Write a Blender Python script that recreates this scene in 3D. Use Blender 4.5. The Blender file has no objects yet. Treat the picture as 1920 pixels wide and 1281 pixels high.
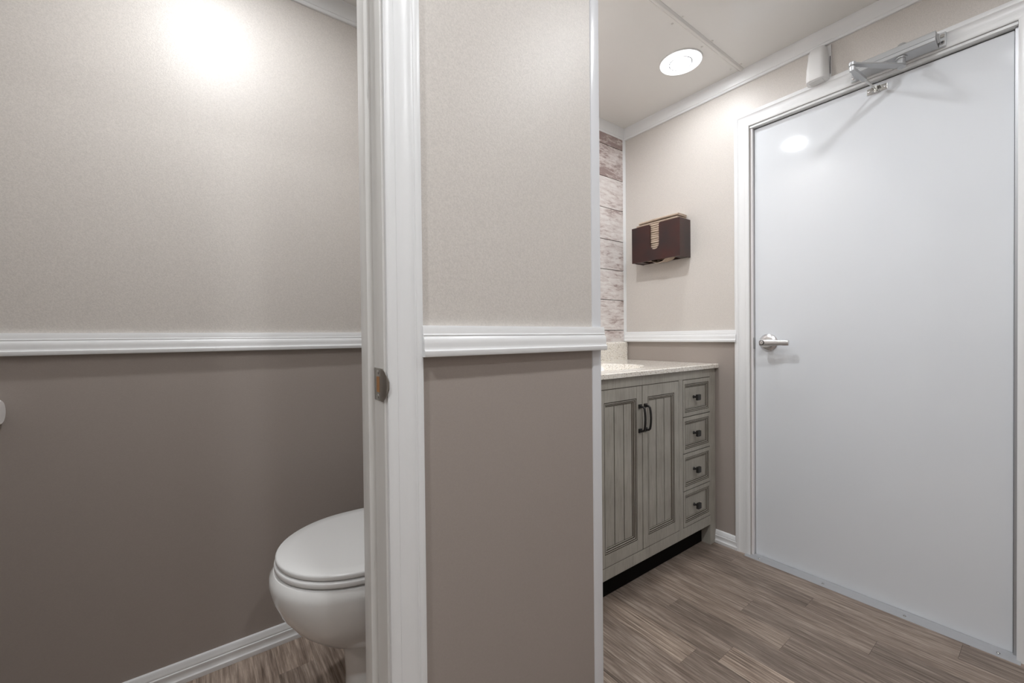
import bpy, bmesh, math, random
from mathutils import Vector, Matrix
random.seed(7)
S = bpy.context.scene
COL = S.collection

# ------------------------------------------------------------------ camera
cam_d = bpy.data.cameras.new('camera'); cam = bpy.data.objects.new('camera', cam_d); COL.objects.link(cam)
cam_d.sensor_width = 36.0; cam_d.sensor_fit = 'HORIZONTAL'; cam_d.lens = 774.15 * 36.0 / 1920.0
cam_d.clip_start = 0.01
RT = Vector((0.80312657, -0.59571995, -0.01026921)); UP = Vector((0.0148324, 0.00276012, 0.99988618)); FW = Vector((0.5956238, 0.80318748, -0.01105268))
mw = Matrix.Identity(4)
for i in range(3):
    mw[i][0] = RT[i]; mw[i][1] = UP[i]; mw[i][2] = -FW[i]
mw[0][3], mw[1][3], mw[2][3] = 0.0, 0.0, 1.03
cam.matrix_world = mw
S.camera = cam

# ------------------------------------------------------------------ world, exposure
w = bpy.data.worlds.new('world'); S.world = w; w.use_nodes = True
w.node_tree.nodes['Background'].inputs[0].default_value = (0.75, 0.8, 0.9, 1)
w.node_tree.nodes['Background'].inputs[1].default_value = 0.3
S.view_settings.view_transform = 'Standard'; S.view_settings.look = 'None'
S.view_settings.gamma = 1.0; S.view_settings.use_curve_mapping = False
S.view_settings.exposure = 0.9
LAMP = 158.0                      # radiance of each ceiling lamp's diffuser
LAMP_COL = (0.96, 0.98, 1.0)

# ------------------------------------------------------------------ room measures (metres)
YA, YP, XD, HC = 1.5926, 0.7073, 2.0297, 2.2554     # back wall, partition face, door wall, ceiling
XL, YB = -1.5, -0.85                                # walls behind / left of the camera
XJ, XC = 0.247, 0.803                               # stall door jamb face, partition corner
PT = 0.085                                          # partition thickness
RB, RTOP = 0.995, 1.0525                            # chair rail
DY0, DY1, DH = 0.103, 0.868, 1.975                  # entrance door leaf

# ------------------------------------------------------------------ materials
def mat(name, col, rough=0.5, metal=0.0, spec=0.5, coat=0.0, emis=None):
    m = bpy.data.materials.new(name); m.use_nodes = True
    b = m.node_tree.nodes['Principled BSDF']
    b.inputs['Base Color'].default_value = (*col, 1); b.inputs['Roughness'].default_value = rough
    b.inputs['Metallic'].default_value = metal; b.inputs['Specular IOR Level'].default_value = spec
    b.inputs['Coat Weight'].default_value = coat; b.inputs['Coat Roughness'].default_value = 0.05
    if emis:
        b.inputs['Emission Color'].default_value = (*emis[0], 1); b.inputs['Emission Strength'].default_value = emis[1]
    return m
def N(m, t, **k):
    n = m.node_tree.nodes.new(t)
    for a, v in k.items(): setattr(n, a, v)
    return n
def lk(m, a, b): m.node_tree.links.new(a, b)
def bsdf(m): return m.node_tree.nodes['Principled BSDF']
def coords(m, scale=(1, 1, 1), offset_from_object=False):
    g = N(m, 'ShaderNodeNewGeometry'); mp = N(m, 'ShaderNodeMapping'); mp.inputs['Scale'].default_value = scale
    if offset_from_object:
        oi = N(m, 'ShaderNodeObjectInfo'); mu = N(m, 'ShaderNodeMath', operation='MULTIPLY'); mu.inputs[1].default_value = 37.0
        lk(m, oi.outputs['Random'], mu.inputs[0])
        va = N(m, 'ShaderNodeVectorMath', operation='ADD'); lk(m, g.outputs['Position'], va.inputs[0]); lk(m, mu.outputs[0], va.inputs[1])
        lk(m, va.outputs[0], mp.inputs['Vector'])
    else:
        lk(m, g.outputs['Position'], mp.inputs['Vector'])
    return mp.outputs[0]
def noise(m, vec, scale, detail=4, rough=0.5, dist=0.0):
    n = N(m, 'ShaderNodeTexNoise'); n.inputs['Scale'].default_value = scale; n.inputs['Detail'].default_value = detail
    n.inputs['Roughness'].default_value = rough; n.inputs['Distortion'].default_value = dist
    lk(m, vec, n.inputs['Vector']); return n.outputs['Fac']
def ramp(m, fac, stops):
    r = N(m, 'ShaderNodeValToRGB'); lk(m, fac, r.inputs[0]); e = r.color_ramp.elements
    while len(e) > 1: e.remove(e[0])
    e[0].position = stops[0][0]; e[0].color = (*stops[0][1], 1)
    for p, c in stops[1:]:
        x = e.new(p); x.color = (*c, 1)
    return r.outputs[0]
def mix(m, fac, a, b, mode='MIX'):
    x = N(m, 'ShaderNodeMix', data_type='RGBA', blend_type=mode)
    if isinstance(fac, (int, float)): x.inputs[0].default_value = fac
    else: lk(m, fac, x.inputs[0])
    for s, v in ((6, a), (7, b)):
        if isinstance(v, tuple): x.inputs[s].default_value = (*v, 1)
        else: lk(m, v, x.inputs[s])
    return x.outputs[2]
def bump(m, h, strength, dist):
    b = N(m, 'ShaderNodeBump'); b.inputs['Strength'].default_value = strength; b.inputs['Distance'].default_value = dist
    lk(m, h, b.inputs['Height']); lk(m, b.outputs[0], bsdf(m).inputs['Normal'])

def weave(name, col, contrast, rough, bstr, spec=0.5):
    """embossed vinyl wall covering: fine woven speckle"""
    m = mat(name, col, rough, spec=spec); v = coords(m)
    n = noise(m, v, 330, 3, 0.7)
    lo = tuple(c * (1 - contrast) for c in col); hi = tuple(min(1, c * (1 + contrast)) for c in col)
    c = ramp(m, n, [(0.3, lo), (0.7, hi)])
    lk(m, c, bsdf(m).inputs['Base Color'])
    bump(m, n, bstr, 0.001)
    return m
M = {}
M['wall_upper'] = weave('wall_upper', (0.64, 0.602, 0.565), 0.10, 0.40, 0.35)
M['wall_lower'] = weave('wall_lower', (0.375, 0.330, 0.300), 0.03, 0.45, 0.06, 0.4)
M['trim'] = mat('trim', (0.84, 0.85, 0.86), 0.32)
m = M['jamb'] = mat('jamb', (0.72, 0.71, 0.69), 0.35)
v = coords(m, (60, 60, 2.2)); n = noise(m, v, 3.0, 6, 0.75)
n2 = noise(m, coords(m), 2.2, 2)
mm = N(m, 'ShaderNodeMath', operation='MULTIPLY'); lk(m, n, mm.inputs[0]); lk(m, n2, mm.inputs[1])
lk(m, ramp(m, mm.outputs[0], [(0.12, (0.40, 0.38, 0.35)), (0.17, (0.72, 0.71, 0.69))]), bsdf(m).inputs['Base Color'])
M['corner'] = mat('corner', (0.74, 0.75, 0.78), 0.22)
m = M['ceiling'] = mat('ceiling', (0.82, 0.81, 0.785), 0.12, spec=0.5)
M['batten'] = mat('batten', (0.78, 0.765, 0.74), 0.2)
M['floor_base'] = mat('floor_base', (0.09, 0.07, 0.06), 0.7)
m = M['door'] = mat('door', (0.77, 0.80, 0.84), 0.07, coat=0.2)
bump(m, noise(m, coords(m), 5, 1), 0.03, 0.01)
M['alu'] = mat('alu', (0.50, 0.51, 0.53), 0.42, 0.5)
M['alu_bright'] = mat('alu_bright', (0.88, 0.86, 0.87), 0.30, 0.0)
M['groove'] = mat('groove', (0.16, 0.16, 0.17), 0.5)
M['frosted'] = mat('frosted', (0.9, 0.9, 0.9), 0.4, emis=(LAMP_COL, 1.0))
M['gasket'] = mat('gasket', (0.52, 0.49, 0.46), 0.6)
M['gap'] = mat('gap', (0.03, 0.03, 0.03), 0.8)
M['chrome'] = mat('chrome', (0.80, 0.80, 0.81), 0.26, 0.9)
M['nickel'] = mat('nickel', (0.42, 0.40, 0.37), 0.30, 1.0)
M['closer'] = mat('closer', (0.50, 0.51, 0.52), 0.42, 0.55)
M['closer_arm'] = mat('closer_arm', (0.48, 0.49, 0.50), 0.45, 0.45)
M['steel'] = mat('steel', (0.55, 0.54, 0.52), 0.25, 1.0)
M['china'] = mat('china', (0.78, 0.78, 0.77), 0.08, coat=0.4)
M['seat'] = mat('seat', (0.74, 0.74, 0.735), 0.25)
M['paper'] = mat('paper', (0.82, 0.80, 0.79), 0.9)
M['core'] = mat('core', (0.35, 0.26, 0.18), 0.9)
M['plastic'] = mat('plastic', (0.82, 0.82, 0.82), 0.35)
M['black'] = mat('black', (0.018, 0.017, 0.016), 0.45)
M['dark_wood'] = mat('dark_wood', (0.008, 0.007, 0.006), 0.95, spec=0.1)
M['latch_hole'] = mat('latch_hole', (0.35, 0.17, 0.06), 0.7)
M['drain'] = M['chrome']
# vinyl floor planks: tone, hue and streakiness come with each plank (object colour)
m = M['plank'] = mat('plank', (0.2, 0.17, 0.15), 0.42, spec=0.35)
oi = N(m, 'ShaderNodeObjectInfo'); sp = N(m, 'ShaderNodeSeparateColor'); lk(m, oi.outputs['Color'], sp.inputs[0])
v = coords(m, (1, 0.05, 1), True); g1 = noise(m, v, 150, 6, 0.65, 0.35)
v2 = coords(m, (1, 0.16, 1), True); g2 = noise(m, v2, 24, 4, 0.6, 0.8)
v3 = coords(m, (1, 0.008, 1), True); g3 = noise(m, v3, 420, 2, 0.6)
c1 = ramp(m, g1, [(0.27, (0.112, 0.082, 0.064)), (0.5, (0.245, 0.195, 0.161)), (0.73, (0.43, 0.362, 0.308))])
c2 = ramp(m, g2, [(0.3, (0.72, 0.69, 0.68)), (0.7, (1.22, 1.22, 1.22))])
c = mix(m, 1.0, c1, c2, 'MULTIPLY')
c3 = ramp(m, g3, [(0.35, (0.55, 0.53, 0.52)), (0.62, (1.45, 1.45, 1.42))])
c = mix(m, sp.outputs[2], c, mix(m, 1.0, c, c3, 'MULTIPLY'))
tn = N(m, 'ShaderNodeVectorMath', operation='SCALE'); lk(m, c, tn.inputs[0]); 
t2 = N(m, 'ShaderNodeMath', operation='MULTIPLY'); t2.inputs[1].default_value = 2.0; lk(m, sp.outputs[0], t2.inputs[0]); lk(m, t2.outputs[0], tn.inputs['Scale'])
lk(m, tn.outputs[0], bsdf(m).inputs['Base Color']); bump(m, g1, 0.12, 0.001)
# white-washed boards on the wall behind the vanity
m = M['board'] = mat('board', (0.6, 0.55, 0.52), 0.6)
v = coords(m, (0.22, 1, 1), True); a = noise(m, v, 60, 9, 0.75, 0.5)
b_ = noise(m, coords(m, (0.4, 1, 1), True), 16, 4, 0.6)
ad = N(m, 'ShaderNodeMath', operation='ADD'); lk(m, a, ad.inputs[0])
b2 = N(m, 'ShaderNodeMath', operation='MULTIPLY'); b2.inputs[1].default_value = 0.5; lk(m, b_, b2.inputs[0]); lk(m, b2.outputs[0], ad.inputs[1])
oi = N(m, 'ShaderNodeObjectInfo'); sp = N(m, 'ShaderNodeSeparateColor'); lk(m, oi.outputs['Color'], sp.inputs[0])
ad2 = N(m, 'ShaderNodeMath', operation='SUBTRACT'); lk(m, ad.outputs[0], ad2.inputs[0]); lk(m, sp.outputs[0], ad2.inputs[1])
lk(m, ramp(m, ad2.outputs[0], [(0.56, (0.33, 0.25, 0.235)), (0.62, (0.47, 0.39, 0.37)), (0.69, (0.64, 0.575, 0.555)), (0.86, (0.80, 0.765, 0.745))]), bsdf(m).inputs['Base Color'])
bump(m, a, 0.2, 0.002)
# distressed grey-green cabinet paint and the brown glaze in its grooves
m = M['cab'] = mat('cab', (0.215, 0.208, 0.178), 0.5, spec=0.35)
n = noise(m, coords(m, (1, 1, 0.10)), 120, 6, 0.65)
n2 = noise(m, coords(m), 9, 3)
c = ramp(m, n, [(0.3, (0.34, 0.322, 0.283)), (0.5, (0.405, 0.388, 0.343)), (0.75, (0.45, 0.434, 0.39))])
c = mix(m, 1.0, c, ramp(m, n2, [(0.3, (0.88, 0.87, 0.86)), (0.7, (1.08, 1.08, 1.08))]), 'MULTIPLY')
lk(m, c, bsdf(m).inputs['Base Color'])
M['glaze'] = mat('glaze', (0.062, 0.047, 0.032), 0.6)
# speckled cultured-marble top
m = M['stone'] = mat('stone', (0.7, 0.65, 0.58), 0.18, coat=0.3)
vo = N(m, 'ShaderNodeTexVoronoi'); vo.inputs['Scale'].default_value = 260; lk(m, coords(m), vo.inputs['Vector'])
sx = N(m, 'ShaderNodeSeparateColor'); lk(m, vo.outputs['Color'], sx.inputs[0])
lk(m, ramp(m, sx.outputs[0], [(0.0, (0.50, 0.43, 0.36)), (0.10, (0.62, 0.56, 0.48)), (0.2, (0.88, 0.83, 0.75)), (0.8, (0.90, 0.86, 0.79)), (1.0, (0.95, 0.93, 0.89))]), bsdf(m).inputs['Base Color'])
# dark cherry box
m = M['cherry'] = mat('cherry', (0.05, 0.016, 0.012), 0.30, coat=0.15)
n = noise(m, coords(m), 7, 3)
lk(m, ramp(m, n, [(0.35, (0.018, 0.008, 0.008)), (0.65, (0.046, 0.009, 0.006))]), bsdf(m).inputs['Base Color'])
m = M['kraft'] = mat('kraft', (0.46, 0.36, 0.26), 0.9)
n = noise(m, coords(m, (1, .15, 1)), 160, 4)
lk(m, ramp(m, n, [(0.3, (0.40, 0.305, 0.235)), (0.7, (0.60, 0.49, 0.395))]), bsdf(m).inputs['Base Color'])

# ------------------------------------------------------------------ mesh helpers
def wloc(o):
    p = Vector((0, 0, 0))
    while o: p += o.location; o = o.parent
    return p
def obj(name, bm, mats, parent=None, origin=(0, 0, 0), smooth=False):
    """links a bmesh in world coordinates as one object below its parent"""
    o_w = wloc(parent) if parent else Vector(origin)
    bmesh.ops.recalc_face_normals(bm, faces=bm.faces[:])
    bmesh.ops.translate(bm, verts=bm.verts[:], vec=-o_w)
    if smooth:
        for f in bm.faces: f.smooth = True
        for e in bm.edges:
            if len(e.link_faces) == 2 and e.calc_face_angle(0) > math.radians(38): e.smooth = False
    me = bpy.data.meshes.new(name); bm.to_mesh(me); bm.free()
    for x in (mats if isinstance(mats, (list, tuple)) else [mats]): me.materials.append(x)
    o = bpy.data.objects.new(name, me); COL.objects.link(o)
    if parent: o.parent = parent
    else: o.location = origin
    return o
def thing(name, label, cat, loc, group=None):
    o = bpy.data.objects.new(name, None); COL.objects.link(o); o.location = loc; o.empty_display_size = 0.05
    o['label'] = label; o['category'] = cat
    if group: o['group'] = group
    return o
def struct(o): o['kind'] = 'structure'; return o
def box(bm, x0, x1, y0, y1, z0, z1, mi=0, bev=0.0):
    vs = [bm.verts.new((x, y, z)) for x in (x0, x1) for y in (y0, y1) for z in (z0, z1)]
    F = [(0, 1, 3, 2), (4, 6, 7, 5), (0, 4, 5, 1), (2, 3, 7, 6), (0, 2, 6, 4), (1, 5, 7, 3)]
    fs = [bm.faces.new([vs[i] for i in f]) for f in F]
    for f in fs: f.material_index = mi
    if bev:
        es = list({e for f in fs for e in f.edges})
        r = bmesh.ops.bevel(bm, geom=es, offset=bev, segments=2, profile=0.6, affect='EDGES')
        for f in r['faces']: f.material_index = mi
    return vs
def B(*a, **k):
    bm = bmesh.new(); box(bm, *a, **k); return bm
def cyl(bm, p0, p1, r0, r1=None, n=24, cap=True, mi=0, bev=0.0):
    r1 = r0 if r1 is None else r1
    p0 = Vector(p0); p1 = Vector(p1); d = (p1 - p0).normalized()
    a = d.orthogonal().normalized(); b = d.cross(a)
    prof = [(0, r0), (1, r1)]
    L = (p1 - p0).length
    if bev: prof = [(0, r0 - bev), (bev / L, r0), (1 - bev / L, r1), (1, r1 - bev)]
    rings = []
    for t, r in prof:
        c = p0 + d * L * t
        rings.append([bm.verts.new(c + a * r * math.cos(2 * math.pi * i / n) + b * r * math.sin(2 * math.pi * i / n)) for i in range(n)])
    for q in range(len(rings) - 1):
        for i in range(n):
            f = bm.faces.new((rings[q][i], rings[q][(i + 1) % n], rings[q + 1][(i + 1) % n], rings[q + 1][i])); f.material_index = mi
    if cap:
        for rg in (rings[0], rings[-1]):
            f = bm.faces.new(rg); f.material_index = mi
def tube(bm, pts, r, n=12, mi=0):
    pts = [Vector(p) for p in pts]; rings = []
    rr = r if isinstance(r, (list, tuple)) else [r] * len(pts)
    up = None
    for i, p in enumerate(pts):
        d = (pts[min(i + 1, len(pts) - 1)] - pts[max(i - 1, 0)]).normalized()
        a = d.orthogonal().normalized() if up is None else (up - d * up.dot(d)).normalized()
        up = a; b = d.cross(a)
        rings.append([bm.verts.new(p + a * rr[i] * math.cos(2 * math.pi * k / n) + b * rr[i] * math.sin(2 * math.pi * k / n)) for k in range(n)])
    for q in range(len(rings) - 1):
        for i in range(n):
            f = bm.faces.new((rings[q][i], rings[q][(i + 1) % n], rings[q + 1][(i + 1) % n], rings[q + 1][i])); f.material_index = mi
    for rg in (rings[0], rings[-1]):
        f = bm.faces.new(rg); f.material_index = mi
def loft(bm, rings, mi=0, caps=True):
    R = [[bm.verts.new(p) for p in rg] for rg in rings]; n = len(R[0])
    for q in range(len(R) - 1):
        for i in range(n):
            f = bm.faces.new((R[q][i], R[q][(i + 1) % n], R[q + 1][(i + 1) % n], R[q + 1][i])); f.material_index = mi
    if caps:
        for rg in (R[0], R[-1]):
            f = bm.faces.new(rg); f.material_index = mi
def extrude(bm, prof, p0, p1, out, up, m0=0.0, m1=0.0, mi=0):
    """profile of (out, up) pairs swept p0 -> p1; m0/m1 shift the ends along the run per unit 'up' (mitres)"""
    p0, p1, out, up = Vector(p0), Vector(p1), Vector(out), Vector(up); d = (p1 - p0).normalized()
    rings = []
    for p, mm_ in ((p0, m0), (p1, m1)):
        rings.append([p + out * o + up * u + d * (mm_ * u) for o, u in prof])
    loft(bm, rings, mi)
def E(*a, **k):
    bm = bmesh.new(); extrude(bm, *a, **k); return bm
def poly_extrude(bm, pts, vec, mi=0):
    vec = Vector(vec); a = [bm.verts.new(p) for p in pts]; b = [bm.verts.new(Vector(p) + vec) for p in pts]; n = len(a)
    fs = [bm.faces.new(a), bm.faces.new(b[::-1])] + [bm.faces.new((a[i], b[i], b[(i + 1) % n], a[(i + 1) % n])) for i in range(n)]
    for f in fs: f.material_index = mi

X, Y, Z = Vector((1, 0, 0)), Vector((0, 1, 0)), Vector((0, 0, 1))

# ------------------------------------------------------------------ room shell
def two_tone(name, x0, x1, y0, y1, holes=None):
    bm = bmesh.new(); zs = RB + 0.02
    box(bm, x0, x1, y0, y1, 0, zs, 1); box(bm, x0, x1, y0, y1, zs, HC, 0)
    return struct(obj(name, bm, [M['wall_upper'], M['wall_lower']]))
T = 0.10
# floor with planks
floor = struct(obj('floor', B(XL - T, XD + T, YB - T, YA + T, -0.06, -0.004), M['floor_base']))
joints = {10: .7255, 11: .657, 12: .905, 13: .56, 14: .726, 15: .379, 16: .59, 17: .9125, 0: 1.441}
tones = {(10, .7255): (.60, 1), (10, -1): (.44, .2), (11, -1): (.62, 1), (11, .657): (.47, .3), (12, -1): (.40, .1), (12, .905): (.50, .2), (13, -1): (.46, .2), (13, .56): (.53, .7),
         (14, -1): (.43, .1), (14, .726): (.52, .2), (15, -1): (.40, .1), (15, .379): (.51, .2), (16, -1): (.53, .1), (16, .59): (.42, .2), (17, -1): (.42, 0), (17, .2055): (.53, .1), (17, .9125): (.44, .1),
         (0, -1): (.60, .1), (0, 1.441): (.80, .3), (1, -1): (.58, .2), (-1, -1): (.7, .3)}
PW, PL, G = 0.1015, 0.707, 0.0005
pm = {}
def plank_mesh(wd, ln):
    key = (round(wd, 4), round(ln, 4))
    if key not in pm:
        bm = bmesh.new()
        zt, zb, c = 0.0, -0.004, 0.0006
        lo = [(0, 0), (wd, 0), (wd, ln), (0, ln)]; hi = [(c, c), (wd - c, c), (wd - c, ln - c), (c, ln - c)]
        loft(bm, [[(x, y, zb) for x, y in lo], [(x, y, zt - c * .5) for x, y in lo], [(x, y, zt) for x, y in hi]])
        bmesh.ops.recalc_face_normals(bm, faces=bm.faces[:])
        me = bpy.data.meshes.new('plank'); bm.to_mesh(me); bm.free(); me.materials.append(M['plank']); pm[key] = me
    return pm[key]
kmin = int(math.floor((XL - .1655) / PW)); kmax = int(math.floor((XD - .1655) / PW))
for k in range(kmin, kmax + 1):
    x0 = max(.1655 + PW * k, XL); x1 = min(.1655 + PW * (k + 1), XD + 0.03)
    if x1 - x0 < 0.01: continue
    ph = joints.get(k, random.uniform(0, PL)); ph0 = ph
    while ph > YB: ph -= PL
    y = ph
    while y < YA:
        a, b = max(y, YB), min(y + PL, YA + 0.02)
        if b - a > 0.01:
            o = bpy.data.objects.new('plank', plank_mesh(x1 - x0 - G, b - a - G)); COL.objects.link(o); o.parent = floor
            o.location = (x0, a, 0)
            tone = (random.uniform(.42, .58) * (1.35 if k < 3 and y > .3 else 1), random.choice((.1, .2, .3, .8)))
            for (kk, yy), t in tones.items():
                if kk == k and yy > 0 and abs(yy - y) < 0.02: tone = t
                if kk == k and yy < 0 and k in joints and abs(joints[k] - PL * (2 if k == 17 else 1) - y) < 0.02: tone = t
            o.color = (tone[0], 0, tone[1], 1)
        y += PL

wall_back = two_tone('wall_back', XL - T, XD + T, YA, YA + T)
wall_left = two_tone('wall_left', XL - T, XL, YB - T, YA)
wall_front = two_tone('wall_front', XL, XD + T, YB - T, YB)
# door wall, opening for the entrance door
DO0, DO1, DOH = DY0 - 0.012, DY1 + 0.012, DH + 0.014
bm = bmesh.new(); zs = RB + .02
for y0, y1 in ((YB, DO0), (DO1, YA)):
    box(bm, XD, XD + T, y0, y1, 0, zs, 1); box(bm, XD, XD + T, y0, y1, zs, HC, 0)
box(bm, XD, XD + T, DO0, DO1, DOH, HC, 0)
wall_right = struct(obj('wall_right', bm, [M['wall_upper'], M['wall_lower']]))
# partition with the stall doorway, and the stall side wall behind it
SX0 = -0.36
bm = bmesh.new()
for x0, x1 in ((XL, SX0 - .012), (XJ + .012, XC - .002)):
    box(bm, x0, x1, YP, YP + PT, 0, zs, 1); box(bm, x0, x1, YP, YP + PT, zs, HC, 0)
box(bm, SX0 - .012, XJ + .012, YP, YP + PT, 2.035, HC, 0)
wall_part = struct(obj('wall_partition', bm, [M['wall_upper'], M['wall_lower']]))
two_tone('wall_stall_right', XC - .05, XC - .002, YP + PT, YA)
two_tone('wall_stall_left', -0.80, -0.752, YP + PT, YA)

# ceiling: two glossy panels, a batten over the joint, rivets
YS = 0.905
ceil = struct(obj('ceiling', B(XL - T, XD + T, YB - T, YA + T, HC + .004, HC + .06), M['ceiling']))
for y0, y1 in ((YB - T, YS - .001), (YS + .001, YA + T)):
    obj('ceiling_panel', B(XL - T, XD + T, y0, y1, HC, HC + .004), M['ceiling'], ceil)
bm = bmesh.new()
extrude(bm, [(0, -.0115), (.0015, -.0112), (.0030, -.0090), (.0062, -.0045), (.0068, 0), (.0062, .0045), (.0030, .0090), (.0015, .0112), (0, .0115)], (XL, YS, HC), (XD - .02, YS, HC), -Z, Y)
obj('batten', bm, M['batten'], ceil)
def dome_rivet(parent, p, nrm, r, h, material, name='rivet'):
    nrm = Vector(nrm); a = nrm.orthogonal().normalized(); b = nrm.cross(a); p = Vector(p)
    bm = bmesh.new(); rings = []
    for t in (0, .45, .8, .97):
        rr = r * math.sqrt(max(0, 1 - t * t)); rings.append([p + nrm * h * t + a * rr * math.cos(2 * math.pi * i / 14) + b * rr * math.sin(2 * math.pi * i / 14) for i in range(14)])
    loft(bm, rings); return obj(name, bm, material, parent, smooth=True)
for xx in (1.272, 1.4921, 1.7128, 1.9645, 1.05, .83):
    for dy in (-.0165 - .0, .0275):
        dome_rivet(ceil, (xx, YS + dy, HC), -Z, .0052, .0034, M['batten'])

# ------------------------------------------------------------------ mouldings
RAIL = [(0, 0), (.021, 0), (.022, .0015), (.022, .0105), (.0195, .0125), (.0188, .0135), (.0185, .018), (.0190, .024), (.0185, .030), (.0165, .0350), (.0140, .0375), (.0138, .0382),
        (.0150, .0392), (.0150, .0405), (.0140, .0415), (.0136, .0440), (.0132, .0515), (.0115, .0575), (0, .0575)]
CROWN = [(0, 0), (.007, 0), (.009, .002), (.0095, .010), (.012, .0115), (.016, .030), (.0195, .048), (.0205, .050), (.0215, .0624), (0, .0624)]
BASE = [(0, 0), (.0145, 0), (.0150, .002), (.0150, .0140), (.0125, .0165), (.0115, .0180), (.0105, .025), (.0110, .032), (.0125, .0370), (.0122, .0385), (.0095, .0400), (.0095, .0420),
        (.0105, .0430), (.0100, .0480), (.0088, .0500), (.0085, .0560), (.0060, .0610), (0, .0630)]
CASE = [(0, 0), (.0085, 0), (.0108, .003), (.0112, .010), (.0108, .0165), (.0090, .0180), (.0092, .0195), (.0085, .026), (.0080, .034), (.0090, .042), (.0110, .0475), (.0128, .0495),
        (.0128, .0510), (.0112, .0525), (.0118, .0560), (.0118, .0620), (.0100, .0655), (0, .0655)]
tn_ = [0]
def trim(bm, material=None, parent=None, smooth=True, name=None):
    if name is None:
        tn_[0] += 1; name = 'trim_%d' % tn_[0]
    return struct(obj(name, bm, material or M['trim'], parent, smooth=smooth))
ZC = HC - .0624
# crown (mitred at the corners by overlap on the far side)
trim(E(CROWN, (XC, YA, ZC), (XD, YA, ZC), -Y, Z)); trim(E(CROWN, (XD, YB, ZC), (XD, YA, ZC), -X, Z))
trim(E(CROWN, (-.752, YA, ZC), (XC - .05, YA, ZC), -Y, Z)); trim(E(CROWN, (XL, YP, ZC), (XC, YP, ZC), -Y, Z))
# chair rail
trim(E(RAIL, (-.752, YA, RB), (XC - .05, YA, RB), -Y, Z))
trim(E(RAIL, (XJ + .068, YP, RB), (XC + .001, YP, RB), -Y, Z))
trim(E(RAIL, (XD, DO1 + .058, RB), (XD, YA - .010, RB), -X, Z))
trim(E(RAIL, (XL, YP, RB), (SX0 - .068, YP, RB), -Y, Z))
trim(E(RAIL, (XD, YB, RB), (XD, DO0 - .064, RB), -X, Z))
# base boards
def baseb(name, *a): return struct(obj(name, E(BASE, *a), M['trim'], smooth=True))
baseb('baseboard_back', (-.752, YA, 0), (XC - .05, YA, 0), -Y, Z)
baseb('baseboard_right', (XD, DO1 + .058, 0), (XD, YA, 0), -X, Z)
baseb('baseboard_entrance', (XD, YB, 0), (XD, DO0 - .064, 0), -X, Z)
baseb('baseboard_partition', (XJ + .068, YP, 0), (XC - .032, YP, 0), -Y, Z)
# corner strips
bm = bmesh.new()
pr = [(0, 0), (.0025, .0008), (.0036, .003), (.0036, .0275), (.0028, .0302), (0, .031)]
poly_extrude(bm, [(XC - .031, YP, 0), (XC - .0300, YP - .0022, 0), (XC - .027, YP - .0030, 0), (XC - .004, YP - .0032, 0), (XC + .0005, YP - .0015, 0), (XC + .0022, YP + .002, 0),
                  (XC + .002, YP + .027, 0), (XC + .0005, YP + .031, 0), (XC - .002, YP + .031, 0), (XC - .002, YP, 0)], (0, 0, HC))
trim(bm, M['corner'])
bm = bmesh.new()   # inside corner bead at board wall / door wall
poly_extrude(bm, [(XD, YA, 1.0), (XD - .020, YA, 1.0), (XD - .020, YA - .0065, 1.0), (XD - .012, YA - .0085, 1.0), (XD - .003, YA - .0125, 1.0), (XD, YA - .0125, 1.0)], (0, 0, ZC - 1.0))
trim(bm, M['trim'])

# white-washed boards behind the vanity (parts of the back wall)
zj = [0.990, 1.0628, 1.2397, 1.4148, 1.5867, 1.7679, 1.9459, 2.1299, ZC + .004]
for i in range(len(zj) - 1):
    xs = [XC + .003, random.uniform(1.1, 1.6), XD - .019]
    for j in range(2):
        bm = B(xs[j] + .0006, xs[j + 1] - .0006, YA - .007, YA, zj[i] + .0017, zj[i + 1] - .0017, bev=.0012)
        o = obj('board', bm, M['board'], wall_back)
        o.color = ((0.04, 0.02, 0.0, 0.03, 0.01, 0.0, 0.10, 0.17)[i] , 0, 0, 1)
struct(obj('trim_backing', B(XC + .003, XD - .019, YA - .0006, YA - .0001, .99, ZC), M['glaze']))

# ------------------------------------------------------------------ stall door frame
yf = YP
cas = trim(E(CASE, (XJ + .004, yf, 0), (XJ + .004, yf, 2.035), -Y, X, 0, 1.0))
trim(E(CASE, (SX0 - .004, yf, 0), (SX0 - .004, yf, 2.035), -Y, -X, 0, 1.0))
trim(E(CASE, (SX0 - .004, yf, 2.035), (XJ + .004, yf, 2.035), -Y, Z, -1.0, 1.0))
# jamb with integral stop
def jamb(xf, s):
    bm = bmesh.new()
    pts = [(0, 0), (0, .0462), (-.0008, .0475), (-.0100, .0470), (-.0120, .0480), (-.0127, .0500), (-.0127, .0600), (-.0125, .0840), (-.0110, .0870), (0, .0885), (.012, .0885), (.012, 0)]
    poly_extrude(bm, [(xf + s * a, YP - .001 + b, 0) for a, b in pts], (0, 0, 2.03)); return bm
jamb_r = trim(jamb(XJ, 1), M['jamb'], smooth=True)
trim(jamb(SX0, -1), M['jamb'], smooth=True)
trim(B(SX0, XJ, YP - .001, YP + .0875, 2.018, 2.035), M['jamb'], smooth=False)
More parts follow.
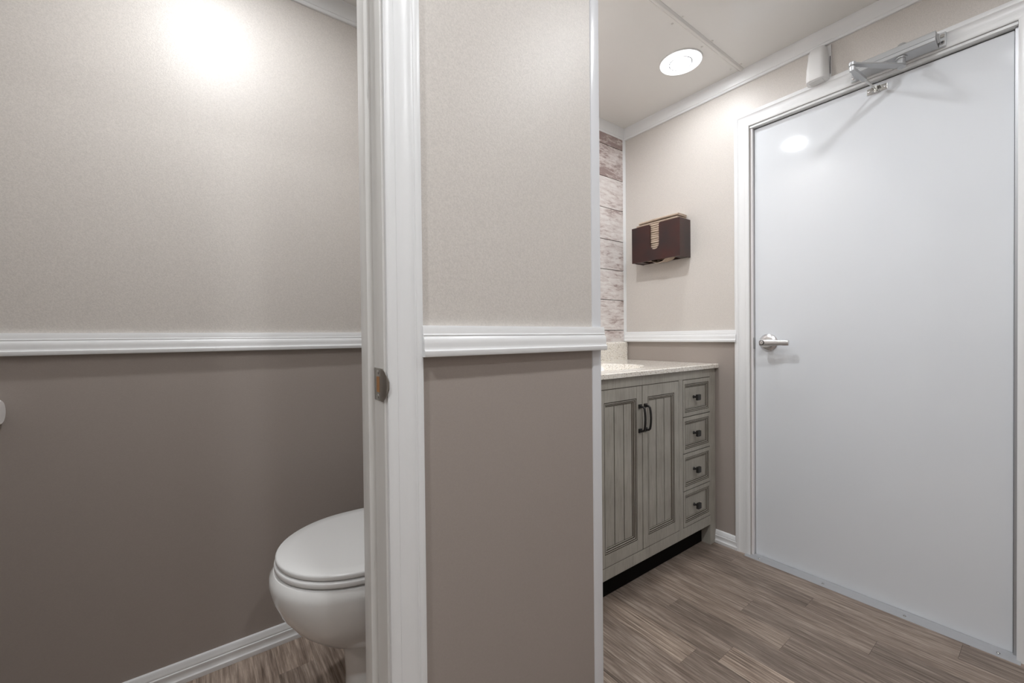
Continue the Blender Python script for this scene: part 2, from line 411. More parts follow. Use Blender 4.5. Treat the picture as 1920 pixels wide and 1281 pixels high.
# strike plate let into the jamb, with a lip that curves round the edge
zc = .948
bm = bmesh.new()
box(bm, XJ - .0012, XJ + .0004, YP + .004, YP + .046, zc - .029, zc + .029, bev=.0004)
prof = []
for i in range(9):
    t = i / 8; ang = t * math.radians(72)
    prof.append((XJ - .0012 - .0005 + .009 * (1 - math.cos(ang)), YP + .006 - .0215 * math.sin(ang)))
for i in range(8):
    (xa, ya), (xb, yb) = prof[i], prof[i + 1]
    def hh(i): return .029 * math.sqrt(max(0.0, 1 - (math.sin(i / 8 * math.radians(72)) / .975) ** 2))
    h0, h1 = hh(i), hh(i + 1)
    pts = [(xa, ya, zc - h0), (xa, ya, zc + h0), (xb, yb, zc + h1), (xb, yb, zc - h1)]
    poly_extrude(bm, pts, (-.0012, -.0004, 0))
sp_ = obj('strike_plate', bm, M['nickel'], jamb_r, smooth=True); sp_['label'] = 'brushed nickel strike plate with curved lip'
obj('latch_hole', B(XJ - .0016, XJ + .001, YP + .019, YP + .034, zc - .014, zc + .014, bev=.0003), M['latch_hole'], sp_)
for dz in (-.0215, .0215):
    dome_rivet(sp_, (XJ - .0012, YP + .027, zc + dz), -X, .0042, .0012, M['steel'], 'screw')

# ------------------------------------------------------------------ entrance door
XF = XD + .02
door = struct(obj('door_1', B(XF, XF + .04, DY0, DY1, .006, DH, bev=.002), M['door'], origin=(XF, (DY0 + DY1) / 2, 0)))
# frame: vinyl jamb, gasket, bright metal edge
bm = bmesh.new()
box(bm, XD - .004, XD + T, DY1 + .011, DY1 + .0125, 0, DOH, 0)
trim(bm, M['gasket'], smooth=False)
fr = struct(obj('trim_20', B(XD + .004, XD + T, DY1 + .0025, DY1 + .0108, 0, DH + .004), M['alu_bright']))
struct(obj('trim_21', B(XD + .026, XD + T, DY0, DY1 + .002, DH + .0015, DOH), M['gap']))
struct(obj('trim_22', B(XD - .003, XD + .030, DY0 - .008, DY1 + .0108, DH + .0045, DOH - .0005, bev=.001), M['trim']))
struct(obj('trim_23', B(XD + .012, XF + .03, DO0 + .0005, DY0 - .0012, 0, DH + .004), M['alu']))
struct(obj('trim_24', B(XD + .03, XD + T, DO0 + .0005, DO1 - .0005, -.004, .002), M['alu']))
struct(obj('wall_outside', B(XD + T, XD + T + .02, DO0 - .05, DO1 + .05, 0, DOH + .05), M['gap']))
yc1 = DO1 + .0005; yc0 = DO0 - .0005 + .004; zt = DOH + .001
trim(E(CASE, (XD, yc1, 0), (XD, yc1, zt), -X, Y, 0, 1.0)); trim(E(CASE, (XD, yc0, 0), (XD, yc0, zt), -X, -Y, 0, 1.0))
trim(E(CASE, (XD, yc0, zt), (XD, yc1, zt), -X, Z, -1.0, 1.0))
# threshold
th = struct(obj('trim_30', E([(0, -.028), (.0012, -.0275), (.0020, -.024), (.0045, -.012), (.0052, -.006), (.0052, .012), (.0075, .016), (.0075, .019), (0, .0195)], (XD, DO0 - .006, 0), (XD, DO1 + .0185, 0), Z, X), M['alu'], smooth=True))
for yy in (.8398, .5977, .3514, .1311):
    dome_rivet(th, (2.0185, yy, .005), Z, .0048, .0022, M['steel'], 'screw')
# lever handle
hc = Vector((XF, .8112, .9935))
bm = bmesh.new(); R_ = .0385
prof = [(0, R_), (.003, R_), (.0055, R_ - .002), (.010, R_ - .008), (.0125, R_ - .014), (.013, .018)]
loft(bm, [[hc + Vector((-o, r * math.cos(2 * math.pi * i / 48), r * math.sin(2 * math.pi * i / 48))) for i in range(48)] for o, r in prof])
rose = obj('handle', bm, M['chrome'], door, smooth=True); rose['label'] = 'round chrome rose with lever handle'
bm = bmesh.new()
cyl(bm, hc + Vector((-.012, 0, 0)), hc + Vector((-.046, 0, 0)), .0125, .0115, 28)
hy, hz = hc.y + .003, hc.z - .0005
rings = []
for t, yy, xx, hh_, dd in ((0, .0165, -.054, .0085, .007), (.0, .013, -.055, .0135, .010), (.1, .002, -.055, .0150, .0110), (.3, -.025, -.055, .0142, .009), (.6, -.055, -.055, .0122, .007), (.8, -.076, -.055, .0108, .0060), (.81, -.0765, -.055, .0120, .0070), (.9, -.086, -.0545, .0122, .0070), (1, -.098, -.053, .0120, .0068), (1, -.100, -.053, .0105, .005)):
    rg = []
    for i in range(20):
        a = 2 * math.pi * i / 20; ca, sa = math.cos(a), math.sin(a)
        f = lambda q: math.copysign(abs(q) ** .7, q)
        rg.append(hc + Vector((xx + dd * f(ca), yy, hh_ * f(sa) - .001)))
    rings.append(rg)
loft(bm, rings); obj('lever', bm, M['chrome'], rose, smooth=True)
bm = bmesh.new(); cyl(bm, hc + Vector((-.060, .002, 0)), hc + Vector((-.0685, .002, 0)), .0085, .0078, 20, bev=.0006)
box(bm, hc.x - .0710, hc.x - .068, hc.y + .0005, hc.y + .0035, hc.z - .006, hc.z + .006)
obj('turn_button', bm, M['chrome'], rose, smooth=True)
bm = bmesh.new(); cyl(bm, hc + Vector((-.060, .002, 0)), hc + Vector((-.0668, .002, 0)), .0104, n=24); obj('button_collar', bm, M['black'], rose)
for dz in (-.0245, .0245):
    bm = bmesh.new(); cyl(bm, hc + Vector((-.0085, 0, dz)), hc + Vector((-.0112, 0, dz)), .0032, n=14); obj('screw', bm, M['black'], rose)
bm = bmesh.new(); box(bm, XD + .006, XF + .01, DY1 + .0008, DY1 + .0032, .965, 1.015); obj('latch_plate', bm, M['steel'], door)

# ------------------------------------------------------------------ door closer
cl = thing('door_closer', 'silver hydraulic door closer with folding arm above white door', 'door closer', (2.015, .375, 1.995))
bm = bmesh.new()
poly_extrude(bm, [(2.012, .2655, 1.994), (1.955, .2655, 1.996), (1.953, .2655, 1.998), (1.953, .2655, 2.0085), (1.9545, .2655, 2.0095), (1.953, .2655, 2.0105), (1.954, .2655, 2.028), (1.962, .2655, 2.0335), (2.012, .2655, 2.0365)], (0, .2195, 0))
body = obj('body', bm, M['closer'], cl)
obj('slot', B(1.972, 1.9745, .274, .318, 1.9962, 1.9968), M['black'], body)
bm = bmesh.new()
box(bm, 2.006, 2.0165, .2475, .2650, 1.9935, 2.0405, bev=.002); ep = obj('end_plate', bm, M['closer'], cl)
for zz in (2.006, 2.028):
    bm = bmesh.new(); cyl(bm, (2.006, .256, zz), (2.0035, .256, zz), .0062, n=20, bev=.0005); s = obj('screw', bm, M['steel'], ep, smooth=True)
for (zz, rr) in ((2.006, .0042),):
    bm = bmesh.new(); cyl(bm, (2.0038, .256, zz), (2.0031, .256, zz), rr, n=16); obj('screw_socket', bm, M['black'], ep)
bm = bmesh.new(); cyl(bm, (1.984, .2655, 2.015), (1.984, .2600, 2.015), .0155, .0135, 24, bev=.001); obj('end_cap', bm, M['closer'], cl, smooth=True)
bm = bmesh.new(); box(bm, 2.006, 2.0165, .4852, .502, 1.9935, 2.030, bev=.002); ep2 = obj('end_plate', bm, M['closer'], cl)
dome_rivet(ep2, (2.006, .494, 2.005), -X, .0055, .005, M['chrome'], 'screw')
bm = bmesh.new(); cyl(bm, (1.986, .353, 2.032), (1.986, .353, 2.048), .015, .012, 24, bev=.003); obj('spindle_cap', bm, M['closer'], cl, smooth=True)
bm = bmesh.new(); cyl(bm, (1.976, .353, 1.9975), (1.976, .353, 1.991), .0165, .0165, 28); cyl(bm, (1.976, .353, 1.991), (1.972, .352, 1.961), .0115, .0115, 24)
obj('spindle', bm, M['closer'], cl, smooth=True)
# main arm: flat tapered bar from the spindle to the elbow
sp0 = Vector((1.972, .352, 1.970)); el = Vector((1.775, .4400, 1.937))
d = (el - sp0); d.z = 0; d.normalize(); sd = Vector((-d.y, d.x, 0))
def bar(bm, a, b, w0, wm, w1, th_):
    L = (b - a).length; dd = (b - a).normalized(); ss = dd.cross(Z).normalized(); uu = ss.cross(dd)
    rings = []
    for t, ww in ((-w0 / L * .9, w0 * .35), (-w0 / L * .5, w0 * .85), (0, w0), (.25, wm), (.5, wm * .93), (.8, w1 * 1.05), (1, w1), (1 + w1 / L * .6, w1 * .8), (1 + w1 / L, w1 * .3)):
        c = a + dd * L * t
        rings.append([c + ss * ww + uu * th_, c + ss * ww * .8 + uu * th_ * 1.3, c - ss * ww * .8 + uu * th_ * 1.3, c - ss * ww + uu * th_, c - ss * ww - uu * th_, c + ss * ww - uu * th_])
    loft(bm, rings)
bm = bmesh.new(); bar(bm, sp0 + Vector((0, 0, -.004)), el + Vector((0, 0, .006)), .0125, .0125, .0085, .0026); obj('main_arm', bm, M['closer_arm'], cl)
bm = bmesh.new(); cyl(bm, el + Vector((0, 0, -.018)), el + Vector((0, 0, -.002)), .0078, .0088, 24, bev=.001); cyl(bm, el + Vector((0, 0, .0)), el + Vector((0, 0, .013)), .0098, .0090, 24, bev=.0015)
cyl(bm, el + Vector((0, 0, -.003)), el + Vector((0, 0, .001)), .0065, n=20)
obj('elbow_joint', bm, M['closer'], cl, smooth=True)
br = Vector((2.036, .434, 1.948)); e1 = el + Vector((0, 0, -.012)); mid = e1 + (br - e1) * .48
bm = bmesh.new(); bar(bm, e1, mid, .006, .0078, .0072, .0045); obj('forearm', bm, M['closer_arm'], cl)
bm = bmesh.new(); tube(bm, [mid - (br - e1) * .03, e1 + (br - e1) * .70, e1 + (br - e1) * .72, br - (br - e1) * .04], [.0045, .0045, .0035, .0035], 14); obj('adjusting_rod', bm, M['steel'], cl, smooth=True)
bm = bmesh.new(); box(bm, XF - .0035, XF - .0001, .404, .463, 1.939, 1.961, bev=.001); box(bm, XF - .019, XF - .003, .421, .447, 1.9395, 1.9425, bev=.0008); box(bm, XF - .019, XF - .003, .421, .447, 1.954, 1.957, bev=.0008)
shoe = obj('bracket', bm, M['steel'], cl)
bm = bmesh.new(); cyl(bm, br + Vector((0, 0, -.012)), br + Vector((0, 0, .012)), .0055, n=18, bev=.001); obj('pivot_pin', bm, M['steel'], cl, smooth=True)
for yy in (.411, .456):
    dome_rivet(shoe, (XF - .0035, yy, 1.950), -X, .0045, .0025, M['chrome'], 'screw')

# ------------------------------------------------------------------ air freshener over the door
af = thing('air_freshener', 'white plastic air freshener dispenser above the door casing', 'air freshener', (XD, .607, 2.045))
def rr_ring(xb, xf, y0, y1, z, r, zb=None):
    pts = []
    zb = z if zb is None else zb
    yc = (y0 + y1) / 2; hw = (y1 - y0) / 2
    for i in range(29):
        a = math.pi * i / 28; e = .42
        cy = math.copysign(abs(math.cos(a)) ** e, math.cos(a)); cx = abs(math.sin(a)) ** .8
        pts.append((xb - (xb - xf) * cx, yc + hw * cy, z))
    return pts
bm = bmesh.new()
loft(bm, [rr_ring(2.022, 1.978, .578, .640, 2.0455, 0), rr_ring(2.022, 1.971, .572, .6455, 2.0490, 0), rr_ring(2.022, 1.967, .5715, .6460, 2.062, 0), rr_ring(2.022, 1.970, .5735, .6445, 2.100, 0),
          rr_ring(2.022, 1.980, .5775, .6405, 2.150, 0), rr_ring(2.022, 1.990, .581, .637, 2.180, 0), rr_ring(2.022, 2.000, .586, .632, 2.187, 0)])
obj('cover', bm, M['plastic'], af, smooth=True)
obj('back_plate', B(2.022, XD - .0005, .5685, .6475, 2.050, 2.186, bev=.002), M['plastic'], af)
obj('seam', B(2.0195, 2.0222, .5702, .5716, 2.070, 2.140), M['black'], af)
obj('base_slot', B(1.980, 2.012, .586, .632, 2.0440, 2.0456, bev=.0005), M['seat'], af)

# ------------------------------------------------------------------ paper towel box
bx = thing('towel_dispenser', 'dark cherry wooden paper towel box with U shaped front notch', 'dispenser', (XD, 1.3165, 1.4335))
Y0, Y1, Z0, Z1, XB = 1.1715, 1.4625, 1.4335, 1.6275, 1.930
bm = bmesh.new(); yc, hw = 1.3190, .0275
pts = [(Y0, Z0), (Y1, Z0), (Y1, Z1), (yc + hw + .006, Z1), (yc + hw, Z1 - .006)]
pts += [(yc + hw * math.cos(a), 1.518 - hw * math.sin(a)) for a in [math.pi * i / 16 for i in range(17)]]
pts += [(yc - hw, Z1 - .006), (yc - hw - .006, Z1), (Y0, Z1)]
poly_extrude(bm, [(XB, a, b) for a, b in pts], (.009, 0, 0)); obj('front_panel', bm, M['cherry'], bx)
obj('side_panel', B(XB + .009, XD, Y0, Y0 + .009, Z0, Z1, bev=.0006), M['cherry'], bx)
obj('side_panel', B(XB + .009, XD, Y1 - .009, Y1, Z0, Z1, bev=.0006), M['cherry'], bx)
obj('back_panel', B(XD - .006, XD - .0005, Y0 + .009, Y1 - .009, Z0 + .002, Z1 - .002), M['cherry'], bx)
obj('ledge', B(XB + .009, XD - .006, Y0 + .009, Y0 + .050, Z0 + .003, Z0 + .011), M['cherry'], bx)
obj('ledge', B(XB + .009, XD - .006, Y1 - .050, Y1 - .009, Z0 + .003, Z0 + .011), M['cherry'], bx)
# folded towels in the box
def towel_mesh(dx, dy, th_, curl=0.0, sag=0.0):
    bm = bmesh.new(); n = 12
    rings = []
    for i in range(n + 1):
        t = i / n; y = -dy / 2 + dy * t; u = 2 * t - 1
        zz = curl * (1 - u * u) + sag * u
        rg = []
        for a in range(10):          # folded front edge rounded
            ang = math.pi / 2 + math.pi * a / 9
            rg.append((-dx / 2 + th_ / 2 + math.cos(ang) * th_ / 2, y, zz + math.sin(ang) * th_ / 2))
        rg += [(dx / 2, y, zz - th_ / 2), (dx / 2, y, zz - th_ * .08), (-dx / 2 + th_, y, zz), (dx / 2, y, zz + th_ * .08), (dx / 2, y, zz + th_ / 2)]
        rings.append(rg)
    loft(bm, rings)
    bmesh.ops.recalc_face_normals(bm, faces=bm.faces[:])
    for f in bm.faces: f.smooth = False
    me = bpy.data.meshes.new('paper_towel'); bm.to_mesh(me); bm.free(); me.materials.append(M['kraft']); return me
ORD = ['first', 'second', 'third', 'fourth', 'fifth', 'sixth', 'seventh', 'eighth', 'ninth', 'tenth', 'eleventh', 'twelfth', 'thirteenth', 'fourteenth', 'fifteenth', 'sixteenth', 'seventeenth']
NT = 18; zb = Z0 + .0115; TH = .0116
tm = towel_mesh(.078, .250, TH * .93)
GT = 'folded brown paper towels in the wooden box'
for i in range(NT):
    z = zb + TH * (i + .5)
    o = bpy.data.objects.new('paper_towel', tm); COL.objects.link(o)
    o.location = (1.9815 + random.uniform(-.003, .002), 1.315 + random.uniform(-.003, .003), z); o['category'] = 'paper towel'; o['group'] = GT
    o['label'] = 'folded brown paper towel %s the stack inside the dark box' % ('at the very bottom of' if i == 0 else ORD[i - 1] + ' from bottom in')
    if i >= NT - 1: 
        o.data = towel_mesh(.082, .236, TH * .97, .0025, -.001); o.location = (1.980, 1.305, z + .0010)
        o['label'] = 'topmost folded brown paper towel poking above the dark wooden box'
me = towel_mesh(.070, .115, .004, -.0, 0)
o = bpy.data.objects.new('paper_towel', me); COL.objects.link(o); o['category'] = 'paper towel'; o['group'] = GT
bm = bmesh.new()
rows = []
for i in range(13):
    u = -1 + i / 6; y = 1.305 + .055 * u; dz = -.027 * (1 - u * u) ** .8 + .0065
    rows.append([(x, y, Z0 + .0065 + dz * (1.15 if x < 1.96 else .6)) for x in (1.941, 1.955, 1.975, 1.995, 2.015)])
top_ = [[(x, y, z + .0018) for x, y, z in r] for r in rows]
loft(bm, [r + t[::-1] for r, t in zip(rows, top_)])
bmesh.ops.recalc_face_normals(bm, faces=bm.faces[:]); bmesh.ops.translate(bm, verts=bm.verts[:], vec=-Vector((1.98, 1.305, Z0)))
me.clear_geometry(); bm.to_mesh(me); bm.free(); o.location = (1.98, 1.305, Z0)
o['label'] = 'brown paper towel drooping out of the bottom of the dark wooden box'

# ------------------------------------------------------------------ vanity
VX0, VX1, YV, ZT = 0.825, 2.0245, 1.0433, 0.868
van = thing('vanity_cabinet', 'distressed grey green bathroom vanity with beadboard doors, four drawers and black hardware', 'vanity', ((VX0 + VX1) / 2, 1.31, 0))
FD = .020
bm = bmesh.new()
box(bm, 1.9735, VX1, YV, YV + .052, 0, ZT, bev=.0015); box(bm, VX0, VX0 + .052, YV, YV + .052, 0, ZT, bev=.0015)
box(bm, VX0 + .052, 1.9735, YV, YV + FD, .1475 - .047, .1465, bev=.0012)
box(bm, VX0 + .052, 1.9735, YV, YV + FD, .8265, ZT, bev=.0012)
for xm in (1.7045, 1.1335): box(bm, xm, xm + .0305, YV, YV + FD, .1465, .8265)
obj('face_frame', bm, M['cab'], van)
bm = bmesh.new()
obj('side_panel', B(VX1 - .018, VX1 - .002, YV + .052, YA - .02, .10, ZT), M['cab'], van)
obj('side_panel', B(VX0 + .002, VX0 + .018, YV + .052, YA - .02, .10, ZT), M['cab'], van)
obj('leg', B(VX1 - .05, VX1, YA - .06, YA - .018, 0, .10), M['cab'], van); obj('leg', B(VX0, VX0 + .05, YA - .06, YA - .018, 0, .10), M['cab'], van)
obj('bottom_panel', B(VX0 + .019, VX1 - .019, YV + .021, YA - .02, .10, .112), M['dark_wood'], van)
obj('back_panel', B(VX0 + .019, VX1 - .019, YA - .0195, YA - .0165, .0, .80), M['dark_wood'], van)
LIN = bmesh.new(); box(LIN, VX0 + .053, 1.973, YV + .0180, YV + .024, .147, .826)
def reveal(x0, x1, z0, z1, g=.0030):
    for a in ((x0 - g, x0 - .0001, z0 - g, z1 + g), (x1 + .0001, x1 + g, z0 - g, z1 + g), (x0, x1, z0 - g, z0 - .0001), (x0, x1, z1 + .0001, z1 + g)):
        box(LIN, a[0], a[1], YV + .0012, YV + .0179, a[2], a[3])
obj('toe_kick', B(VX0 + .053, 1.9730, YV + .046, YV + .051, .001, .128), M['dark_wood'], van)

def ogee_frame(bm, x0, x1, z0, z1, y0, fw, steps):
    """picture-frame moulding stepping in from the frame: list of (inset, depth, material)"""
    for (i0, d0), (i1, d1), mi in steps:
        a = [(x0 + fw + i0, z0 + fw + i0), (x1 - fw - i0, z0 + fw + i0), (x1 - fw - i0, z1 - fw - i0), (x0 + fw + i0, z1 - fw - i0)]
        b = [(x0 + fw + i1, z0 + fw + i1), (x1 - fw - i1, z0 + fw + i1), (x1 - fw - i1, z1 - fw - i1), (x0 + fw + i1, z1 - fw - i1)]
        va = [bm.verts.new((x, y0 + d0, z)) for x, z in a]; vb = [bm.verts.new((x, y0 + d1, z)) for x, z in b]
        for k in range(4):
            f = bm.faces.new((va[k], va[(k + 1) % 4], vb[(k + 1) % 4], vb[k])); f.material_index = mi
STEPS = [((0, 0), (.0014, .0030), 1), ((.0014, .0030), (.0026, .0008), 1), ((.0026, .0008), (.0062, .0012), 0), ((.0062, .0012), (.0072, .0046), 1), ((.0072, .0046), (.0088, .0032), 1),
         ((.0088, .0032), (.0122, .0046), 0), ((.0122, .0046), (.0134, .0085), 1), ((.0134, .0085), (.0150, .0072), 1), ((.0150, .0072), (.0176, .0086), 0), ((.0176, .0086), (.0192, .0122), 1)]
def door_leaf(x0, x1, z0, z1, hx):
    reveal(x0, x1, z0, z1)
    bm = bmesh.new(); yf = YV - .0006; sw = .035; rw = .048; g = .0009
    y1 = yf + .018
    # stiles and rails with a glazed joint line between them
    box(bm, x0, x0 + sw, yf, y1, z0, z1, 0, bev=.0006); box(bm, x1 - sw, x1, yf, y1, z0, z1, 0, bev=.0006)
    box(bm, x0 + sw + g, x1 - sw - g, yf, y1, z1 - rw, z1, 0, bev=.0005); box(bm, x0 + sw + g, x1 - sw - g, yf, y1, z0, z0 + rw, 0, bev=.0005)
    box(bm, x0 + sw - .001, x0 + sw + g + .001, yf + .0012, y1, z0, z1, 1); box(bm, x1 - sw - g - .001, x1 - sw + .001, yf + .0012, y1, z0, z1, 1)
    ix0, ix1, iz0, iz1 = x0 + sw + .0003, x1 - sw - .0003, z0 + rw + .0003, z1 - rw - .0003
    ogee_frame(bm, ix0, ix1, iz0, iz1, yf, 0, STEPS)
    o = obj('door', bm, [M['cab'], M['glaze']], van)
    i = .019; n = 4; px0, px1 = ix0 + i, ix1 - i
    obj('panel_backing', B(px0 - .001, px1 + .001, yf + .0125, yf + .0140, iz0 + i - .001, iz1 - i + .001), M['glaze'], o)
    pw = .0575
    if hx > (x0 + x1) / 2: cuts = [px0] + [px1 - pw * k + .006 for k in (3, 2, 1)] + [px1]
    else: cuts = [px0] + [px0 + pw * k - .004 for k in (1, 2, 3)] + [px1]
    for k in range(n):
        if cuts[k + 1] - cuts[k] < .004: continue
        obj('panel_board', B(cuts[k] + .0021, cuts[k + 1] - .0021, yf + .0095, yf + .0128, iz0 + i - .0005, iz1 - i + .0005, bev=.0012), M['cab'], o)
    # bow pull on two square feet
    bm = bmesh.new(); za, zb_ = .642, .7415
    for zz in (za, zb_):
        box(bm, hx - .0085, hx + .0085, yf - .006, yf + .0002, zz - .0085, zz + .0085, bev=.0012)
    arc = [(hx, yf - .004, za), (hx, yf - .018, za + .001), (hx, yf - .024, za + .007)] + [(hx, yf - .0245 - .004 * math.sin(math.pi * t), za + .007 + (zb_ - za - .014) * t) for t in (.15, .3, .5, .7, .85)] + [(hx, yf - .024, zb_ - .007), (hx, yf - .018, zb_ - .001), (hx, yf - .004, zb_)]
    tube(bm, arc, .0046, 12)
    h = obj('handle', bm, M['black'], o, smooth=True); h['label'] = 'black bow pull'
    return o
ZD0, ZD1 = .1497, .8235
d1 = door_leaf(1.4378, 1.7020, ZD0, ZD1, 1.4545)
d2 = door_leaf(1.1665, 1.4340, ZD0, ZD1, 1.4175)
def drawer(x0, x1, z0, z1):
    reveal(x0, x1, z0, z1)
    yf = YV - .0006; fw = .0125
    bm = bmesh.new(); y1 = yf + .018
    box(bm, x0, x0 + fw, yf, y1, z0, z1, 0, bev=.0006); box(bm, x1 - fw, x1, yf, y1, z0, z1, 0, bev=.0006)
    box(bm, x0 + fw, x1 - fw, yf, y1, z1 - fw - .006, z1, 0, bev=.0005); box(bm, x0 + fw, x1 - fw, yf, y1, z0, z0 + fw + .006, 0, bev=.0005)
    ogee_frame(bm, x0 + fw, x1 - fw, z0 + fw + .006, z1 - fw - .006, yf, 0, STEPS)
    box(bm, x0 + fw + .0185, x1 - fw - .0185, yf + .0095, yf + .014, z0 + fw + .0245, z1 - fw - .0245, 0)
    o = obj('drawer', bm, [M['cab'], M['glaze']], van)
    xc, zc_ = (x0 + x1) / 2 - .014, (z0 + z1) / 2
    bm = bmesh.new(); yb = yf + .0096
    loft(bm, [[(xc + r * math.cos(2 * math.pi * i / 20), yb - h, zc_ + r * math.sin(2 * math.pi * i / 20)) for i in range(20)] for h, r in ((0, .0075), (.003, .007), (.006, .0048), (.016, .0050), (.018, .0072))])
    box(bm, xc - .0140, xc + .0140, yb - .031, yb - .018, zc_ - .0140, zc_ + .0140, bev=.0038)
    k = obj('knob', bm, M['black'], o, smooth=True); k['label'] = 'square black knob'
zl = [.1485, .3150, .4870, .6545, .8252]
for i in range(4): drawer(1.7385, 1.9712, zl[i] + .0017, zl[i + 1] - .0017)
for i in range(4): drawer(VX0 + .0545, 1.1315, zl[i] + .0017, zl[i + 1] - .0017)
obj('carcass_lining', LIN, M['glaze'], van)
# vanity top with integral bowl and backsplash
top = thing('countertop', 'speckled cream stone countertop with integral oval sink and backsplash', 'countertop', (1.43, 1.31, ZT))
TX0, TX1, TY0, TY1, TZ = XC + .003, XD - .001, YV - .015, YA - .0002, .888
bm = bmesh.new()
scx, scy, sa, sb = 1.43, 1.285, .262, .185; n = 64
def ell(a, b, z, cx=scx, cy=scy): return [(cx + a * math.cos(2 * math.pi * i / n), cy + b * math.sin(2 * math.pi * i / n), z) for i in range(n)]
# outer rectangle ring sampled at the same angles
def rect_pt(ang):
    c, s = math.cos(ang), math.sin(ang)
    tx = ((TX1 if c > 0 else TX0) - scx) / c if abs(c) > 1e-9 else 1e9; ty = ((TY1 if s > 0 else TY0) - scy) / s if abs(s) > 1e-9 else 1e9
    t = min(abs(tx), abs(ty)); return (scx + c * t, scy + s * t)
angs = [2 * math.pi * i / n for i in range(n)]
cor = [math.atan2(y - scy, x - scx) % (2 * math.pi) for x, y in ((TX1, TY1), (TX0, TY1), (TX0, TY0), (TX1, TY0))]
for c in cor:
    i = min(range(n), key=lambda k: abs(angs[k] - c)); angs[i] = c
outer = [rect_pt(a) for a in angs]
inn = lambda a, b, z: [(scx + a * math.cos(t), scy + b * math.sin(t), z) for t in angs]
b_ = .003
def shrink(p): return (min(max(p[0], TX0 + b_), TX1 - b_), min(max(p[1], TY0 + b_), TY1 - b_))
rings = [[(x, y, TZ - .020) for x, y in outer], [(x, y, TZ - b_) for x, y in outer], [(*shrink(p), TZ) for p in outer], inn(sa + .006, sb + .006, TZ), inn(sa, sb, TZ + .0015), inn(sa - .008, sb - .008, TZ - .002), inn(sa - .02, sb - .018, TZ - .03), inn(sa - .05, sb - .045, TZ - .08),
         inn(sa - .12, sb - .10, TZ - .115), inn(.025, .025, TZ - .125)]
loft(bm, rings, caps=False); f = bm.faces.new(bm.verts[-n:])
obj('counter_slab', bm, M['stone'], top, smooth=True)
bm = bmesh.new()
poly_extrude(bm, [(TX0, YA - .0052, TZ), (TX0, YA - .022, TZ), (TX0, YA - .024, .985), (TX0, YA - .021, .9935), (TX0, YA - .0052, .9945)], (2.022 - TX0, 0, 0))
obj('backsplash', bm, M['stone'], top)
bm = bmesh.new(); cyl(bm, (scx, scy, TZ - .1245), (scx, scy, TZ - .122), .024, n=28, bev=.001); obj('drain', bm, M['chrome'], top, smooth=True)
# tap behind the bowl (hidden from this view by the partition)
fa = thing('faucet', 'chrome faucet behind the oval sink', 'faucet', (scx, 1.515, TZ))
bm = bmesh.new(); cyl(bm, (scx, 1.515, TZ + .0003), (scx, 1.515, TZ + .012), .026, .022, 28, bev=.002)
tube(bm, [(scx, 1.515, TZ + .01), (scx, 1.515, TZ + .10), (scx, 1.505, TZ + .13), (scx, 1.47, TZ + .145), (scx, 1.43, TZ + .135), (scx, 1.41, TZ + .115)], [.013, .012, .012, .011, .010, .010], 16)
obj('spout', bm, M['chrome'], fa, smooth=True)
bm = bmesh.new(); tube(bm, [(scx + .012, 1.515, TZ + .06), (scx + .035, 1.515, TZ + .066), (scx + .075, 1.51, TZ + .072)], [.007, .006, .005], 12); obj('lever', bm, M['chrome'], fa, smooth=True)

# ------------------------------------------------------------------ toilet
TCX, TCY = 0.333, 1.155
toi = thing('toilet', 'white china toilet with closed lid on a slim pedestal inside the stall', 'toilet', (.42, TCY, 0))
def egg(tip, xc, back, b, z, n=56, e=1.0, eb=.75):
    pts = []
    for i in range(n):
        a = 2 * math.pi * i / n; c, s = math.cos(a), math.sin(a)
        if c < 0: x = xc - (xc - tip) * abs(c) ** e
        else: x = xc + (back - xc) * abs(c) ** eb
        y = TCY + b * math.copysign(abs(s) ** (1 if c < 0 else .8), s)
        pts.append((x, y, z))
    return pts
bm = bmesh.new()
P = [(.285, .42, .66, .135, 0), (.280, .42, .665, .140, .006), (.280, .42, .665, .140, .045), (.286, .42, .66, .128, .062), (.290, .41, .64, .098, .085), (.290, .40, .60, .080, .125), (.287, .40, .58, .076, .18),
     (.284, .40, .58, .078, .215), (.272, .39, .59, .090, .232), (.245, .38, .60, .110, .246), (.205, .365, .61, .136, .272), (.168, .355, .62, .160, .308), (.138, .345, .63, .180, .352), (.120, .338, .64, .192, .395), (.114, .335, .645, .1965, .425),
     (.116, .335, .645, .195, .443), (.124, .335, .64, .188, .454), (.140, .335, .63, .175, .458)]
loft(bm, [egg(t, xc, bk, b, z) for t, xc, bk, b, z in P]); obj('bowl', bm, M['china'], toi, smooth=True)
def pad(z0, z1, tip, back, b, r=.004):
    bm = bmesh.new()
    loft(bm, [egg(tip + r, TCX, back - r, b - r, z0), egg(tip + r * .3, TCX, back - r * .3, b - r * .3, z0 + r * .4), egg(tip, TCX, back, b, z0 + r), egg(tip, TCX, back, b, z1 - r), egg(tip + r * .3, TCX, back - r * .3, b - r * .3, z1 - r * .4), egg(tip + r, TCX, back - r, b - r, z1), egg(tip + r + .03, TCX, back - .03, b - .034, z1 + .001)])
    return bm
obj('seat', pad(.4595, .4745, .126, .555, .190), M['seat'], toi, smooth=True)
obj('lid', pad(.4765, .4905, .129, .560, .1875), M['seat'], toi, smooth=True)
obj('hinge_deck', B(.562, .655, TCY - .11, TCY + .11, .455, .500, bev=.012), M['china'], toi)
obj('foot_pedal', B(.345, .40, .985, 1.035, .055, .075, bev=.006), M['china'], toi)

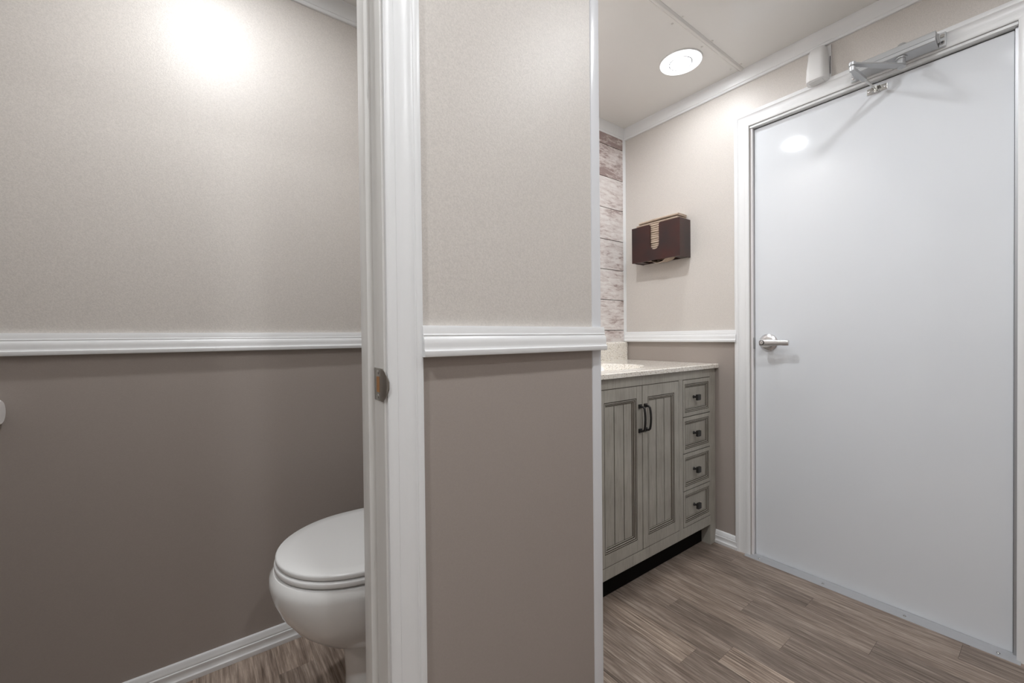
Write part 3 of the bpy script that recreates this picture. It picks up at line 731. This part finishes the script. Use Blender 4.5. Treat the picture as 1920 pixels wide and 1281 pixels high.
# ------------------------------------------------------------------ toilet paper
tp = thing('toilet_paper_roll', 'small white toilet paper roll on the stall wall at the left edge', 'toilet paper', (-.456, YA - .040, .858))
bm = bmesh.new(); cyl(bm, (-.506, YA - .037, .858), (-.4045, YA - .037, .858), .0315, n=48, bev=.004); obj('roll', bm, M['paper'], tp, smooth=True)
bm = bmesh.new(); cyl(bm, (-.512, YA - .037, .858), (-.506, YA - .037, .858), .010, n=24); obj('core', bm, M['core'], tp)
th2 = thing('toilet_paper_holder', 'chrome toilet paper holder on the stall wall left of the view', 'paper holder', (-.53, YA, .858))
bm = bmesh.new(); cyl(bm, (-.535, YA, .858), (-.535, YA - .006, .858), .022, n=24, bev=.001); cyl(bm, (-.535, YA - .005, .858), (-.535, YA - .044, .858), .007, n=16)
obj('post', bm, M['chrome'], th2, smooth=True)
bm = bmesh.new(); cyl(bm, (-.541, YA - .037, .858), (-.512, YA - .037, .858), .0055, n=16); obj('rod', bm, M['chrome'], th2, smooth=True)

# ------------------------------------------------------------------ ceiling lamps
def lamp(x, y, label, k=1.0):
    ml = mat('lamp', (0.9, 0.9, 0.9), 0.4, emis=(LAMP_COL, LAMP * k))
    t = thing('ceiling_light', label, 'ceiling light', (x, y, HC), 'round flush ceiling lights')
    nn = 48
    ring = lambda r, h: [(x + r * math.cos(2 * math.pi * i / nn), y + r * math.sin(2 * math.pi * i / nn), HC - h) for i in range(nn)]
    bm = bmesh.new(); loft(bm, [ring(.092, .0), ring(.0915, .0035), ring(.0895, .0050), ring(.087, .0040), ring(.087, .0)], caps=False); obj('trim_ring', bm, M['plastic'], t, smooth=True)
    bm = bmesh.new(); loft(bm, [ring(.0868, .0005), ring(.0868, .0045), ring(.080, .0062), ring(.060, .0068), ring(.0500, .0068), ring(.0490, .0050), ring(.0490, .0005)], caps=False); obj('frosted_ring', bm, M['frosted'], t, smooth=True)
    bm = bmesh.new(); loft(bm, [ring(.0488, .0008), ring(.0488, .0074), ring(.0450, .0074), ring(.0450, .0008)], caps=False); obj('groove_ring', bm, M['groove'], t, smooth=True)
    bm = bmesh.new(); loft(bm, [ring(.0447, .001), ring(.0447, .0050), ring(.041, .0056), ring(.028, .0060), ring(.010, .0062)]); obj('diffuser', bm, ml, t, smooth=True)
lamp(1.7294, 1.0405, 'round flush ceiling light in view beside the ceiling strip above the vanity', .45)
lamp(1.05, 1.05, 'round ceiling light over the sink hidden behind the partition', 1.45)
lamp(1.22, .085, 'round ceiling light before the partition, the nearest one to the entrance door', 1.0)
lamp(.35, .10, 'round ceiling light right above the camera', .80)
lamp(.03, 1.15, 'round ceiling light inside the toilet stall', 1.30)
lamp(.35, -.60, 'round fill light added out of view behind the camera', 1.05)  # extra lamp added behind the camera to even out the lighting
lamp(-.65, .10, 'unseen round fill light added left of the toilet stall doorway', 1.8)  # unseen lamp added as fill, brightens the partition and jamb from the left
